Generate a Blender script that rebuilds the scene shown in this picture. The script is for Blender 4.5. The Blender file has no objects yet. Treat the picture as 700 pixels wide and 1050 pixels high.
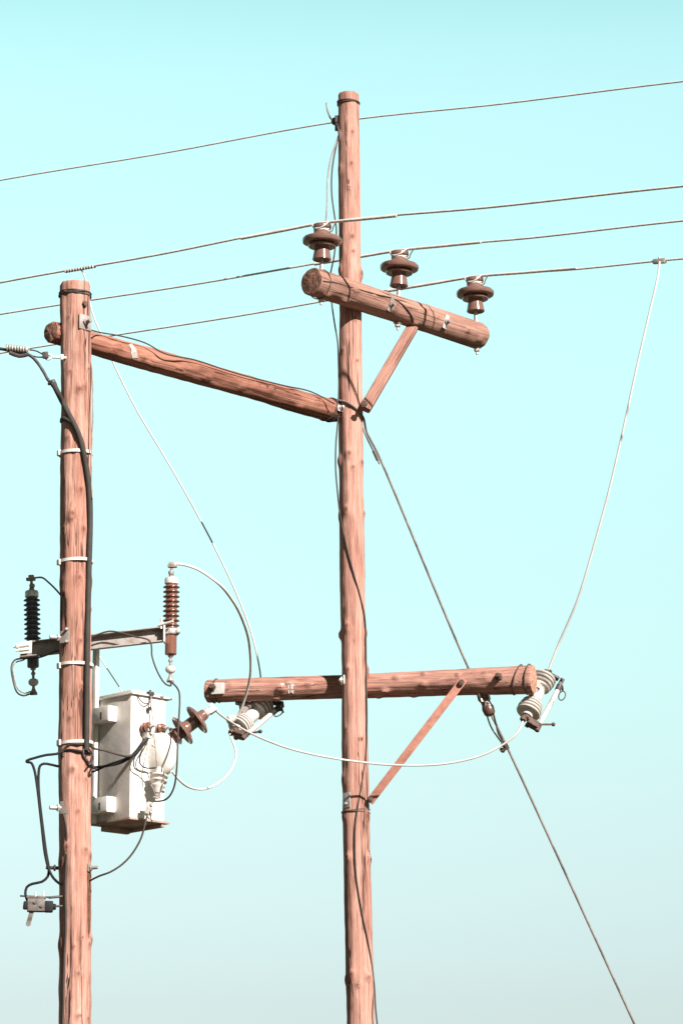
import bpy, bmesh, math, random
from mathutils import Vector, Matrix, noise
random.seed(7)
R = math.radians
sc = bpy.context.scene
COL = sc.collection

# ------------------------------------------------------------------ camera
F = 3500.0                       # focal length in pixels of a 700 px wide picture
TH = R(13.6)
CAM = Vector((0, 0, 1.6))
FWD = Vector((0, math.cos(TH), math.sin(TH)))
UP = Vector((0, -math.sin(TH), math.cos(TH)))
def P(px, py, Y):
    d = Vector((1, 0, 0)) * ((px - 350) / F) + UP * ((525 - py) / F) + FWD
    return CAM + d * (Y / d.y)
def PZ(px, py, z):
    d = Vector((1, 0, 0)) * ((px - 350) / F) + UP * ((525 - py) / F) + FWD
    return CAM + d * ((z - CAM.z) / d.z)
def proj(p):
    d = p - CAM; w = d.dot(FWD)
    return 350 + F * d.x / w, 525 - F * d.dot(UP) / w, F / w
cam = bpy.data.cameras.new('camera')
camo = bpy.data.objects.new('camera', cam); COL.objects.link(camo)
camo.location = CAM; camo.rotation_euler = (math.pi / 2 + TH, 0, 0)
cam.sensor_fit = 'HORIZONTAL'; cam.sensor_width = 24; cam.lens = F / 700 * 24
cam.clip_start = .1; cam.clip_end = 3000
sc.camera = camo

# ------------------------------------------------------------------ light
EL, AZ = 33, 144                 # sun elevation, azimuth clockwise from +Y
s = Vector((math.sin(R(AZ)) * math.cos(R(EL)), math.cos(R(AZ)) * math.cos(R(EL)), math.sin(R(EL))))
sl = bpy.data.lights.new('sun', 'SUN'); sl.energy = 4.4; sl.angle = R(.53); sl.color = (1, .93, .86)
so = bpy.data.objects.new('sun', sl); COL.objects.link(so)
so.rotation_euler = (-s).to_track_quat('-Z', 'Y').to_euler(); so.location = s * 60
w = bpy.data.worlds.new('World'); sc.world = w; w.use_nodes = True
nt = w.node_tree; nt.nodes.clear()
def N(nt, t, **k):
    n = nt.nodes.new(t)
    for a, b in k.items(): setattr(n, a, b)
    return n
sky = N(nt, 'ShaderNodeTexSky', sky_type='NISHITA'); sky.sun_disc = False
sky.sun_elevation = R(EL); sky.sun_rotation = R(AZ)
sky.air_density = 1.0; sky.dust_density = 1.0; sky.ozone_density = 1.0
tc = N(nt, 'ShaderNodeTexCoord'); sep = N(nt, 'ShaderNodeSeparateXYZ')
nt.links.new(tc.outputs['Generated'], sep.inputs[0])
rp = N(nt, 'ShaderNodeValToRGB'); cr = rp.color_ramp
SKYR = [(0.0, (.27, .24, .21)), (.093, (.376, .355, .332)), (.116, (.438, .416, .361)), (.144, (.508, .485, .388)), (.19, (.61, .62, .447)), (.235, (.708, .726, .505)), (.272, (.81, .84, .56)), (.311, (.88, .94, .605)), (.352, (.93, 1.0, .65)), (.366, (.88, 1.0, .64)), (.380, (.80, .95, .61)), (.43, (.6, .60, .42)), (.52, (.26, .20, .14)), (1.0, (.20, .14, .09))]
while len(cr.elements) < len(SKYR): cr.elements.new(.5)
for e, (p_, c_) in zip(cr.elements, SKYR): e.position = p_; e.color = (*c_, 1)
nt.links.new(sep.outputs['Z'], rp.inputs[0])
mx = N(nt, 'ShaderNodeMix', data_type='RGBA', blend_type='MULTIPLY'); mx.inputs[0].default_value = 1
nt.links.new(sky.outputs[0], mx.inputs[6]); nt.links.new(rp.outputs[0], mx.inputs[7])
my = N(nt, 'ShaderNodeMapRange'); my.interpolation_type = 'SMOOTHSTEP'  # sky away from the view artificially dimmed to deepen the shade
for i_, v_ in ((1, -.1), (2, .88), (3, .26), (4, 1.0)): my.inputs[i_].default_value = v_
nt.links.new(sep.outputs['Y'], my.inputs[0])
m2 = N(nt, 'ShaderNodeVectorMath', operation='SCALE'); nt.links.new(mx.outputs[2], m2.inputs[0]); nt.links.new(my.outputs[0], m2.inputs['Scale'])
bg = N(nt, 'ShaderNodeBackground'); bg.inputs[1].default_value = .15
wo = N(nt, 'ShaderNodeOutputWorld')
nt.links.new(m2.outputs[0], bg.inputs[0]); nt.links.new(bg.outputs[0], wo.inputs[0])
vs = sc.view_settings
vs.view_transform = 'Standard'; vs.look = 'None'; vs.gamma = 1; vs.use_curve_mapping = False; vs.exposure = 1.3
sc.render.engine = 'CYCLES'

# ------------------------------------------------------------------ materials
def mat(name, col, rough=.6, metal=0, var=.12, vscale=12, bump=.0, spec=.5, col2=None, coat=0, bscale=60):
    m = bpy.data.materials.new(name); m.use_nodes = True; t = m.node_tree
    b = t.nodes['Principled BSDF']
    b.inputs['Roughness'].default_value = rough; b.inputs['Metallic'].default_value = metal
    b.inputs['Specular IOR Level'].default_value = spec
    b.inputs['Coat Weight'].default_value = coat; b.inputs['Coat Roughness'].default_value = .08
    tc = N(t, 'ShaderNodeTexCoord'); n = N(t, 'ShaderNodeTexNoise'); n.inputs['Scale'].default_value = vscale; n.inputs['Detail'].default_value = 6; n.inputs['Roughness'].default_value = .65
    t.links.new(tc.outputs['Object'], n.inputs['Vector'])
    r = N(t, 'ShaderNodeValToRGB'); c2 = col2 or tuple(c * (1 - 2.2 * var) for c in col)
    r.color_ramp.elements[0].position = .32; r.color_ramp.elements[0].color = (*c2, 1)
    r.color_ramp.elements[1].position = .6; r.color_ramp.elements[1].color = (*col, 1)
    t.links.new(n.outputs['Fac'], r.inputs[0]); t.links.new(r.outputs[0], b.inputs['Base Color'])
    if bump:
        n2 = N(t, 'ShaderNodeTexNoise'); n2.inputs['Scale'].default_value = bscale; n2.inputs['Detail'].default_value = 4
        t.links.new(tc.outputs['Object'], n2.inputs['Vector'])
        bp = N(t, 'ShaderNodeBump'); bp.inputs['Distance'].default_value = bump
        t.links.new(n2.outputs['Fac'], bp.inputs['Height']); t.links.new(bp.outputs[0], b.inputs['Normal'])
    return m

def wood(name, light, mid, dark, crack=.5, seed=0., stain=0., stainc=(.25, .1, .06)):
    m = bpy.data.materials.new(name); m.use_nodes = True; t = m.node_tree; L = t.links.new
    b = t.nodes['Principled BSDF']; b.inputs['Roughness'].default_value = .82; b.inputs['Specular IOR Level'].default_value = .25
    tc = N(t, 'ShaderNodeTexCoord')
    def mp(sz, off=0):
        q = N(t, 'ShaderNodeMapping'); q.inputs['Scale'].default_value = (1, 1, sz); q.inputs['Location'].default_value = (seed + off, seed * .7 + off, seed * .3)
        L(tc.outputs['Object'], q.inputs['Vector']); return q.outputs[0]
    def noi(vec, scale, det=6, ro=.6, dist=0):
        q = N(t, 'ShaderNodeTexNoise'); q.inputs['Scale'].default_value = scale; q.inputs['Detail'].default_value = det
        q.inputs['Roughness'].default_value = ro; q.inputs['Distortion'].default_value = dist; L(vec, q.inputs['Vector']); return q.outputs['Fac']
    def math_(op, a, b_=None, clamp=False):
        q = N(t, 'ShaderNodeMath', operation=op); q.use_clamp = clamp
        for i, v in enumerate((a, b_)):
            if v is None: continue
            if isinstance(v, (int, float)): q.inputs[i].default_value = v
            else: L(v, q.inputs[i])
        return q.outputs[0]
    def mr(v, a, b_, c=0, d=1):
        q = N(t, 'ShaderNodeMapRange'); q.inputs[1].default_value = a; q.inputs[2].default_value = b_; q.inputs[3].default_value = c; q.inputs[4].default_value = d
        L(v, q.inputs[0]); return q.outputs[0]
    def mixc(f, A, B, mode='MIX'):
        q = N(t, 'ShaderNodeMix', data_type='RGBA', blend_type=mode)
        if isinstance(f, (int, float)): q.inputs[0].default_value = f
        else: L(f, q.inputs[0])
        for i, v in ((6, A), (7, B)):
            if isinstance(v, tuple): q.inputs[i].default_value = (*v, 1)
            else: L(v, q.inputs[i])
        return q.outputs[2]
    streak = noi(mp(.04), 50, 9, .72, .3)
    r = N(t, 'ShaderNodeValToRGB'); e = r.color_ramp.elements
    e[0].position = .33; e[0].color = (*dark, 1); e[1].position = .64; e[1].color = (*light, 1)
    k = e.new(.48); k.color = (*mid, 1)
    L(streak, r.inputs[0])
    patch = noi(mp(.35, 3), 4.5, 5, .6)
    c = mixc(mr(patch, .42, .68, 0, .55), r.outputs[0], tuple(min(.8, x * 1.22) for x in light))
    p2 = noi(mp(.12, 9), 9, 6, .7, .4)
    c = mixc(mr(p2, .52, .72, 0, .7), c, dark)
    if stain:
        c = mixc(mr(noi(mp(.1, 17), 7, 6, .65, .3), .5, .6, 0, stain), c, stainc)
    cr1 = math_('ABSOLUTE', math_('SUBTRACT', noi(mp(.022, 5), 13, 3, .55, .15), .5))
    fg = noi(mp(.03, 33), 120, 4, .7)
    c = mixc(mr(fg, .5, .72, 0, .55), c, dark)
    crm = mr(cr1, .004, .013, 1, 0)
    gate = mr(noi(mp(.25, 21), 3, 2, .5), .46, .56)
    crm = math_('MULTIPLY', math_('MULTIPLY', crm, gate), crack, True)
    c = mixc(crm, c, (.045, .02, .016))
    at = N(t, 'ShaderNodeAttribute', attribute_name='knot')
    c = mixc(math_('MULTIPLY', at.outputs['Fac'], .85, True), c, (.11, .035, .022))
    L(c, b.inputs['Base Color'])
    h = math_('ADD', math_('MULTIPLY', streak, .7), math_('MULTIPLY', crm, -1.6))
    h = math_('ADD', h, math_('MULTIPLY', p2, .5))
    bp = N(t, 'ShaderNodeBump'); bp.inputs['Strength'].default_value = .8; bp.inputs['Distance'].default_value = .012
    L(h, bp.inputs['Height']); L(bp.outputs[0], b.inputs['Normal'])
    return m

def endgrain(name, a, b2):
    m = bpy.data.materials.new(name); m.use_nodes = True; t = m.node_tree; L = t.links.new
    b = t.nodes['Principled BSDF']; b.inputs['Roughness'].default_value = .9
    tc = N(t, 'ShaderNodeTexCoord'); mpg = N(t, 'ShaderNodeMapping'); mpg.inputs['Scale'].default_value = (1, 1, .0)
    L(tc.outputs['Object'], mpg.inputs[0])
    wv = N(t, 'ShaderNodeTexWave', wave_type='RINGS', rings_direction='Z'); wv.inputs['Scale'].default_value = 11; wv.inputs['Distortion'].default_value = 2.2; wv.inputs['Detail'].default_value = 4
    L(mpg.outputs[0], wv.inputs[0])
    n = N(t, 'ShaderNodeTexNoise'); n.inputs['Scale'].default_value = 22; n.inputs['Detail'].default_value = 6; L(tc.outputs['Object'], n.inputs[0])
    q = N(t, 'ShaderNodeMath', operation='MULTIPLY_ADD'); L(wv.outputs['Fac'], q.inputs[0]); q.inputs[1].default_value = .07; L(n.outputs['Fac'], q.inputs[2])
    r = N(t, 'ShaderNodeValToRGB'); e = r.color_ramp.elements; e[0].position = .42; e[0].color = (*b2, 1); e[1].position = .72; e[1].color = (*a, 1)
    L(q.outputs[0], r.inputs[0]); L(r.outputs[0], b.inputs['Base Color'])
    bp = N(t, 'ShaderNodeBump'); bp.inputs['Distance'].default_value = .006; L(q.outputs[0], bp.inputs['Height']); L(bp.outputs[0], b.inputs['Normal'])
    return m

W_POLE = wood('weathered_pink_wood', (.47, .268, .220), (.345, .172, .134), (.16, .062, .042), .9, 0)
W_POLE2 = wood('weathered_pole_wood', (.50, .295, .242), (.35, .178, .138), (.135, .055, .038), 1.1, 11.3, .45, (.30, .13, .09))
W_ARM = wood('weathered_arm_wood', (.37, .22, .175), (.255, .132, .10), (.11, .05, .037), .8, 4.1)
W_ARM2 = wood('weathered_level_arm_wood', (.45, .252, .205), (.33, .158, .122), (.13, .055, .04), .9, 7.7)
W_BEAM = wood('red_brown_beam_wood', (.37, .18, .128), (.25, .10, .068), (.09, .034, .025), .9, 23.7, .55, (.10, .035, .025))
W_BRACE = wood('brace_wood', (.33, .18, .14), (.235, .115, .09), (.12, .05, .038), .6, 31.)
END = endgrain('end_grain', (.36, .19, .14), (.12, .05, .035))
END_L = endgrain('pale_end_grain', (.52, .29, .21), (.30, .14, .09))
PORC = mat('brown_glazed_porcelain', (.18, .095, .076), .16, 0, .12, 9, spec=.6, coat=.6)
PORC_R = mat('red_brown_glazed_porcelain', (.19, .075, .052), .2, 0, .12, 9, spec=.6, coat=.5)
DARKPORC = mat('dark_brown_glazed_porcelain', (.10, .05, .038), .35, 0, .2, 15, spec=.5)
SHADEP = mat('shaded_arrester_porcelain', (.095, .095, .115), .25, 0, .15, 9, spec=.5)  # shaded copy of the arrester porcelain, the pole's shade put into its colour
WHITEP = mat('pale_grey_porcelain', (.62, .58, .54), .3, 0, .14, 18, spec=.5, coat=.2)
GALV = mat('galvanised_steel', (.46, .43, .41), .5, .35, .2, 30, .0008)
GALV_D = mat('dull_galvanised_steel', (.31, .285, .275), .6, .2, .25, 14, .001, col2=(.2, .155, .135))
RUSTY_GREY = mat('dark_weathered_casting', (.16, .135, .125), .7, .1, .3, 20, .0015)
BRIGHT = mat('bright_zinc', (.72, .69, .66), .4, .3, .1, 40)
RUST = mat('rusty_dark_steel', (.12, .075, .06), .75, .2, .3, 25, .0015)
DARK = mat('dark_metal', (.07, .06, .06), .6, .3, .25, 30, .001)
ALU = mat('aluminium_strand', (.62, .58, .555), .7, .0, .12, 9)
ALU_L = mat('pale_aluminium_conductor', (.50, .475, .455), .6, .0, .1, 6)
COPPER = mat('dark_weathered_wire', (.05, .036, .031), .7, .1, .25, 8)
BLACK = mat('black_rubber_sheath', (.012, .012, .014), .7, 0, .2, 10, spec=.25)
CABLE = mat('dark_olive_cable_sheath', (.035, .030, .025), .8, 0, .2, 8)
GUY = mat('weathered_guy_strand', (.22, .185, .165), .7, .0, .35, 6)
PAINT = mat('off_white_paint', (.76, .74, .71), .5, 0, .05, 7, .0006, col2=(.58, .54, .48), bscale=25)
PAINT_S = mat('shade_grey_weathered_paint', (.63, .60, .56), .6, 0, .12, 3.5, .001, col2=(.40, .38, .355), bscale=35)  # weathered, greyer copy of the tank paint with the side's shade put in
UNDER = mat('ground_lit_brown_underside', (.34, .25, .21), .7, 0, .25, 9, .001, col2=(.2, .12, .09))  # brown of light from the ground, put into the underside colour
REDST = mat('red_primed_steel', (.40, .17, .125), .7, 0, .2, 14, .001, col2=(.25, .105, .075))
WHITE = mat('white_band', (.60, .575, .55), .45, 0, .06, 30)
GLAZE_W = mat('tag_white', (.74, .70, .66), .6, 0, .08, 30)

# ------------------------------------------------------------------ objects
WM = {}
def inv(m): return m.inverted()
def T(v): return Matrix.Translation(v)
def frame(o, z, x=None):
    """world matrix with local Z along z, local X near x"""
    z = Vector(z).normalized(); x = Vector(x) if x is not None else Vector((1, 0, 0))
    x = x - z * x.dot(z)
    if x.length < 1e-5: x = z.orthogonal()
    x.normalize(); y = z.cross(x)
    M = Matrix((x, y, z)).transposed().to_4x4(); M.translation = o
    return M
def put(o, M, parent=None):
    WM[o.name] = M
    if parent:
        o.parent = parent; o.matrix_basis = inv(WM[parent.name]) @ M
    else: o.matrix_basis = M
    COL.objects.link(o)
def tag(o, label=None, cat=None, group=None, kind=None):
    for k, v in (('label', label), ('category', cat), ('group', group), ('kind', kind)):
        if v: o[k] = v
    return o
def thing(name, label, cat, M, group=None):
    if isinstance(M, Vector): M = T(M)
    o = bpy.data.objects.new(name, None); o.empty_display_size = .1; put(o, M); return tag(o, label, cat, group)
def build(name, bm, mats, parent=None, M=None, smooth=35):
    """bm is in world coordinates"""
    if M is None:
        if parent is not None: M = WM[parent.name].copy()
        else:
            bm.verts.ensure_lookup_table(); M = T(bm.verts[0].co.copy())
    bm.transform(inv(M)); bm.normal_update()
    if smooth:
        for f in bm.faces: f.smooth = True
        ca = R(smooth)
        for e in bm.edges:
            e.smooth = not (len(e.link_faces) == 2 and e.calc_face_angle(0) > ca)
    me = bpy.data.meshes.new(name); bm.to_mesh(me); bm.free()
    for m in (mats if isinstance(mats, (list, tuple)) else [mats]): me.materials.append(m)
    o = bpy.data.objects.new(name, me); put(o, M, parent)
    return o
def copy_tree(o, M=None, parent=None):
    c = o.copy(); COL.objects.link(c)
    if parent is None: c.matrix_basis = M; WM[c.name] = M
    else: c.parent = parent
    for ch in list(kids.get(o.name, [])): copy_tree(ch, None, c)
    return c
kids = {}
def scan():
    kids.clear()
    for o in bpy.data.objects:
        if o.parent: kids.setdefault(o.parent.name, []).append(o)

# ------------------------------------------------------------------ shapes (world space)
def box(bm, M, sx, sy, sz, bev=.004, mi=0, c=(0, 0, 0)):
    g = bmesh.ops.create_cube(bm, size=1, matrix=M @ T(Vector(c)) @ Matrix.Diagonal((sx, sy, sz, 1)))
    es = list({e for v in g['verts'] for e in v.link_edges})
    fs = {f for v in g['verts'] for f in v.link_faces}
    for f in fs: f.material_index = mi
    if bev:
        bev = min(bev, .3 * min(sx, sy, sz))
        bmesh.ops.bevel(bm, geom=es, offset=bev, segments=2, affect='EDGES', profile=.6)
    return bm
def lathe(bm, prof, M, n=28, mi=0):
    rings = []
    for r, z in prof:
        if r < 1e-6: rings.append([bm.verts.new(M @ Vector((0, 0, z)))])
        else: rings.append([bm.verts.new(M @ Vector((r * math.cos(2 * math.pi * i / n), r * math.sin(2 * math.pi * i / n), z))) for i in range(n)])
    for a, b in zip(rings, rings[1:]):
        for i in range(n):
            j = (i + 1) % n
            if len(a) == 1 and len(b) == 1: continue
            if len(a) == 1: f = (a[0], b[j], b[i])
            elif len(b) == 1: f = (a[i], a[j], b[0])
            else: f = (a[i], a[j], b[j], b[i])
            bm.faces.new(f).material_index = mi
    return bm
def cyl(bm, a, b, r, n=14, bev=.15, r2=None, mi=0):
    a = Vector(a); b = Vector(b); L = (b - a).length; r2 = r2 or r; k = min(bev * r, .3 * L)
    return lathe(bm, [(0, 0), (r - k, 0), (r, k), (r2, L - k), (r2 - k, L), (0, L)], frame(a, b - a), n, mi)
def hexnut(bm, a, d, r, h):
    d = Vector(d).normalized()
    return lathe(bm, [(0, 0), (r * .92, 0), (r, h * .15), (r, h * .85), (r * .92, h), (0, h)], frame(Vector(a), d), 6)
def catmull(pts, step):
    pts = [Vector(p) for p in pts]
    if len(pts) == 2:
        n = max(1, int((pts[1] - pts[0]).length / step)); return [pts[0].lerp(pts[1], i / n) for i in range(n + 1)]
    out = []
    e = [pts[0] * 2 - pts[1]] + pts + [pts[-1] * 2 - pts[-2]]
    for i in range(1, len(e) - 2):
        p0, p1, p2, p3 = e[i - 1:i + 3]
        t1 = (p1 - p0).length ** .5; t2 = t1 + (p2 - p1).length ** .5; t3 = t2 + (p3 - p2).length ** .5
        n = max(2, int((p2 - p1).length / step))
        for k in range(n):
            t = t1 + (t2 - t1) * k / n
            A1 = p0 * ((t1 - t) / t1) + p1 * (t / t1); A2 = p1 * ((t2 - t) / (t2 - t1)) + p2 * ((t - t1) / (t2 - t1)); A3 = p2 * ((t3 - t) / (t3 - t2)) + p3 * ((t - t2) / (t3 - t2))
            B1 = A1 * ((t2 - t) / t2) + A2 * (t / t2); B2 = A2 * ((t3 - t) / (t3 - t1)) + A3 * ((t - t1) / (t3 - t1))
            out.append(B1 * ((t2 - t) / (t2 - t1)) + B2 * ((t - t1) / (t2 - t1)))
    out.append(pts[-1]); return out
def tube(bm, pts, r, n=10, step=.03, twist=0, lobes=6, amp=.055, closed=False, raw=False, mi=0, jit=0):
    """twist: metres per turn of a stranded conductor"""
    P_ = pts if raw else catmull(pts, step)
    if jit:
        P_ = [p + Vector((noise.noise(p * 7), noise.noise(p * 7 + Vector((9, 0, 0))), noise.noise(p * 7 + Vector((0, 5, 0))))) * jit for p in P_]
    m = len(P_); tg = []
    for i in range(m):
        a = P_[(i - 1) % m if closed else max(0, i - 1)]; b = P_[(i + 1) % m if closed else min(m - 1, i + 1)]
        tg.append((b - a).normalized())
    u = tg[0].orthogonal().normalized(); rings = []; s_ = 0
    for i in range(m):
        if i: s_ += (P_[i] - P_[i - 1]).length
        u = (u - tg[i] * u.dot(tg[i])).normalized(); v = tg[i].cross(u); ring = []
        for k in range(n):
            a = 2 * math.pi * k / n
            rr = r * (1 + amp * math.cos(lobes * a - 2 * math.pi * s_ / twist * 1.0)) if twist else r
            ring.append(bm.verts.new(P_[i] + (u * math.cos(a) + v * math.sin(a)) * rr))
        rings.append(ring)
    for i in range(m if closed else m - 1):
        A, B = rings[i], rings[(i + 1) % m]
        for k in range(n):
            j = (k + 1) % n; bm.faces.new((A[k], A[j], B[j], B[k])).material_index = mi
    if not closed:
        bm.faces.new(rings[0][::-1]).material_index = mi; bm.faces.new(rings[-1]).material_index = mi
    return bm
def newbm(): return bmesh.new()

LOGS = {}
def log(name, parent, pts, radii, mats, key, knots=(), step=.012, seg=56, rough=.03, seed=0., label=None, dome=.012, dk=1., ksh=1., kamp=1.25):
    """a round timber: path of world points with radii; knots = (px, py, height m, size m)"""
    P_ = catmull(pts, step); cum = [0]
    for a, b in zip(P_, P_[1:]): cum.append(cum[-1] + (b - a).length)
    # radius by nearest control fraction
    cf = [0]
    for p in pts[1:]:
        i = min(range(len(P_)), key=lambda q: (P_[q] - p).length_squared); cf.append(cum[i])
    def rad(s_):
        for i in range(len(cf) - 1):
            if s_ <= cf[i + 1] + 1e-9:
                t = (s_ - cf[i]) / max(1e-9, cf[i + 1] - cf[i]); return radii[i] * (1 - t) + radii[i + 1] * t
        return radii[-1]
    ax = (P_[-1] - P_[0]).normalized()
    view = (P_[len(P_) // 2] - CAM).normalized()
    e2 = (-view + ax * view.dot(ax)).normalized()          # towards the viewer
    e1 = e2.cross(ax).normalized()
    if abs(e1.x) > .5:
        if e1.x < 0: e1 = -e1
    elif e1.z < 0: e1 = -e1
    M = frame(P_[0], ax, e1)
    pr = [proj(p) for p in P_]; pe = []
    kn = []
    for (kx, ky, kh, ks) in knots:
        i = min(range(len(P_)), key=lambda q: (pr[q][0] - kx) ** 2 + (pr[q][1] - ky) ** 2)
        q0 = proj(P_[i]); q1 = proj(P_[i] + e1 * rad(cum[i])); dx, dy = q1[0] - q0[0], q1[1] - q0[1]; l2 = dx * dx + dy * dy
        u = ((kx - q0[0]) * dx + (ky - q0[1]) * dy) / l2; u = max(-1, min(1, u))
        kn.append((cum[i], math.acos(u), kh, ks * ksh))
    bm = newbm(); la = bm.verts.layers.float.new('knot'); rings = []
    for i, p in enumerate(P_):
        r0 = rad(cum[i]); ring = []
        near = [k for k in kn if abs(k[0] - cum[i]) < k[3] * 4.5]
        edge = min(cum[i], cum[-1] - cum[i])
        for k in range(seg):
            a = 2 * math.pi * k / seg
            q = Vector((math.cos(a) * 1.3 + seed, math.sin(a) * 1.3, cum[i] * .9 + seed))
            q2 = Vector((math.cos(a) * 4 + seed, math.sin(a) * 4, cum[i] * 1.6))
            q3 = Vector((math.cos(a) * 2.2 + seed, math.sin(a) * 2.2, cum[i] * 9))
            rr = r0 * (1 + rough * noise.noise(q) * 1.6 + rough * .9 * noise.noise(q2) + rough * .45 * noise.noise(q3)); kv = 0
            for (ks_, ka, kh, ks) in near:
                da = (a - ka + math.pi) % (2 * math.pi) - math.pi; d2 = ((cum[i] - ks_) / (ks * 1.5)) ** 2 + (da * r0 / ks) ** 2
                rr += kamp * kh * math.exp(-d2 * .9) - (abs(kh) * .7) * math.exp(-d2 * 9)
                kv = max(kv, math.exp(-(((cum[i] - ks_) / (ks * .8)) ** 2 + (da * r0 / (ks * .6)) ** 2)))
            if edge < .012: rr -= .006 * (1 - edge / .012)
            v = bm.verts.new(p + (e1 * math.cos(a) + e2 * math.sin(a)) * rr); v[la] = kv * dk; ring.append(v)
        rings.append(ring)
    flip = e1.cross(e2).dot(ax) < 0
    for A, B in zip(rings, rings[1:]):
        for k in range(seg):
            j = (k + 1) % seg; f = (A[k], A[j], B[j], B[k]); bm.faces.new(f[::-1] if flip else f)
    for ring, sg in ((rings[0], -1), (rings[-1], 1)):
        c0 = sum((v.co for v in ring), Vector()) / seg; prev = ring
        for q in (.75, .4):
            nr = []
            for v in ring:
                nv = bm.verts.new(c0 + (v.co - c0) * q + ax * sg * (dome * (1 - q) + .003 * noise.noise(v.co * 30))); nr.append(nv)
            for k in range(seg):
                j = (k + 1) % seg; f = (prev[k], prev[j], nr[j], nr[k]); bm.faces.new(f).material_index = 1
            prev = nr
        cv = bm.verts.new(c0 + ax * sg * dome)
        for k in range(seg): bm.faces.new((prev[k], prev[(k + 1) % seg], cv)).material_index = 1
    bmesh.ops.recalc_face_normals(bm, faces=bm.faces)
    o = build(name, bm, mats, parent, M, smooth=50)
    if label: o['label'] = label
    LOGS[key] = (P_, [rad(c) for c in cum], pr, ax, e1, e2)
    return o
def at(key, px=None, py=None):
    """axis point, radius of a timber where it projects to px (or py)"""
    P_, rr, pr, ax, e1, e2 = LOGS[key]
    i = min(range(len(P_)), key=lambda q: abs(pr[q][0] - px) if px is not None else abs(pr[q][1] - py))
    return P_[i], rr[i]
def on(key, px, py, lift=0.):
    """point on the viewer's side of a timber's surface at a pixel, normal; beside the timber when off it"""
    P_, rr, pr, ax, e1, e2 = LOGS[key]
    i = min(range(len(P_)), key=lambda q: (pr[q][0] - px) ** 2 + (pr[q][1] - py) ** 2)
    q0 = pr[i]; q1 = proj(P_[i] + e1 * rr[i]); dx, dy = q1[0] - q0[0], q1[1] - q0[1]; l2 = dx * dx + dy * dy
    u = ((px - q0[0]) * dx + (py - q0[1]) * dy) / l2; c = math.sqrt(max(0, 1 - u * u))
    n = (e1 * u + e2 * c); 
    return P_[i] + e1 * u * rr[i] + e2 * c * rr[i] + n.normalized() * lift, n.normalized()
def band(bm, key, px=None, py=None, r=.006, lift=.004, tilt=0, n=40, flat=0, wob=.004):
    """a wire or strap ring round a timber"""
    p, rr = at(key, px, py); P_, _, _, ax, e1, e2 = LOGS[key]; pts = []
    for k in range(n):
        a = 2 * math.pi * k / n; d = e1 * math.cos(a) + e2 * math.sin(a)
        pts.append(p + d * (rr + lift + r * .6) + ax * (tilt * rr * math.cos(a) + wob * noise.noise(d * 2 + p)))
    if not flat: return tube(bm, pts, r, 8, closed=True, raw=True)
    rings = []
    for k in range(n):
        c = pts[k]; d = (c - p - ax * (c - p).dot(ax)).normalized()
        rings.append([bm.verts.new(c + ax * x + d * y) for x, y in ((-flat, -r), (flat, -r), (flat, r), (-flat, r))])
    for k in range(n):
        A, B = rings[k], rings[(k + 1) % n]
        for q in range(4): bm.faces.new((A[q], A[(q + 1) % 4], B[(q + 1) % 4], B[q]))
    bmesh.ops.recalc_face_normals(bm, faces=bm.faces)
    return bm
def bolt(name, parent, p, d, plate=.06, stud=.07, r=.012, mt=None, pm=None, up=(0, 0, 1), label=None):
    """square washer, nut and stud sticking out along d"""
    d = Vector(d).normalized(); M = frame(Vector(p), d, up); bm = newbm()
    if plate: box(bm, M, plate, plate, .009, .002, 0, (0, 0, .0035))
    hexnut(bm, Vector(p) + d * .008, d, r * 1.75, .017)
    cyl(bm, Vector(p) - d * .03, Vector(p) + d * stud, r)
    o = build(name, bm, mt or GALV, parent)
    if label: o['label'] = label
    return o
def wire(name, pts, r, m, label, cat='wire', group=None, step=.03, twist=0, n=10, jit=0, **k):
    bm = newbm(); tube(bm, pts, r, n if not twist else 18, step if not twist else min(step, .012), twist, jit=jit, **k)
    o = build(name, bm, m, None, T(Vector(pts[0])), 60); return tag(o, label, cat, group)

# ================================================================== ground
bm = newbm(); n_ = 60
g = [[bm.verts.new(((i / n_ - .5) * 2 * abs(i / n_ - .5) * 2 * 1500, (j / n_ - .5) * 2 * abs(j / n_ - .5) * 2 * 1500 + 20, 0)) for i in range(n_ + 1)] for j in range(n_ + 1)]
for row in g:
    for v in row: v.co.z = .25 * noise.noise(v.co * .02) * min(1, max(0, (v.co - Vector((0, 28, 0))).length - 12) / 20)
for j in range(n_):
    for i in range(n_): bm.faces.new((g[j][i], g[j][i + 1], g[j + 1][i + 1], g[j + 1][i]))
tag(build('ground', bm, mat('dry_earth_and_grass', (.085, .07, .045), .95, 0, .2, .8, .02, col2=(.05, .05, .026)), None, Matrix()), kind='structure')

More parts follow.
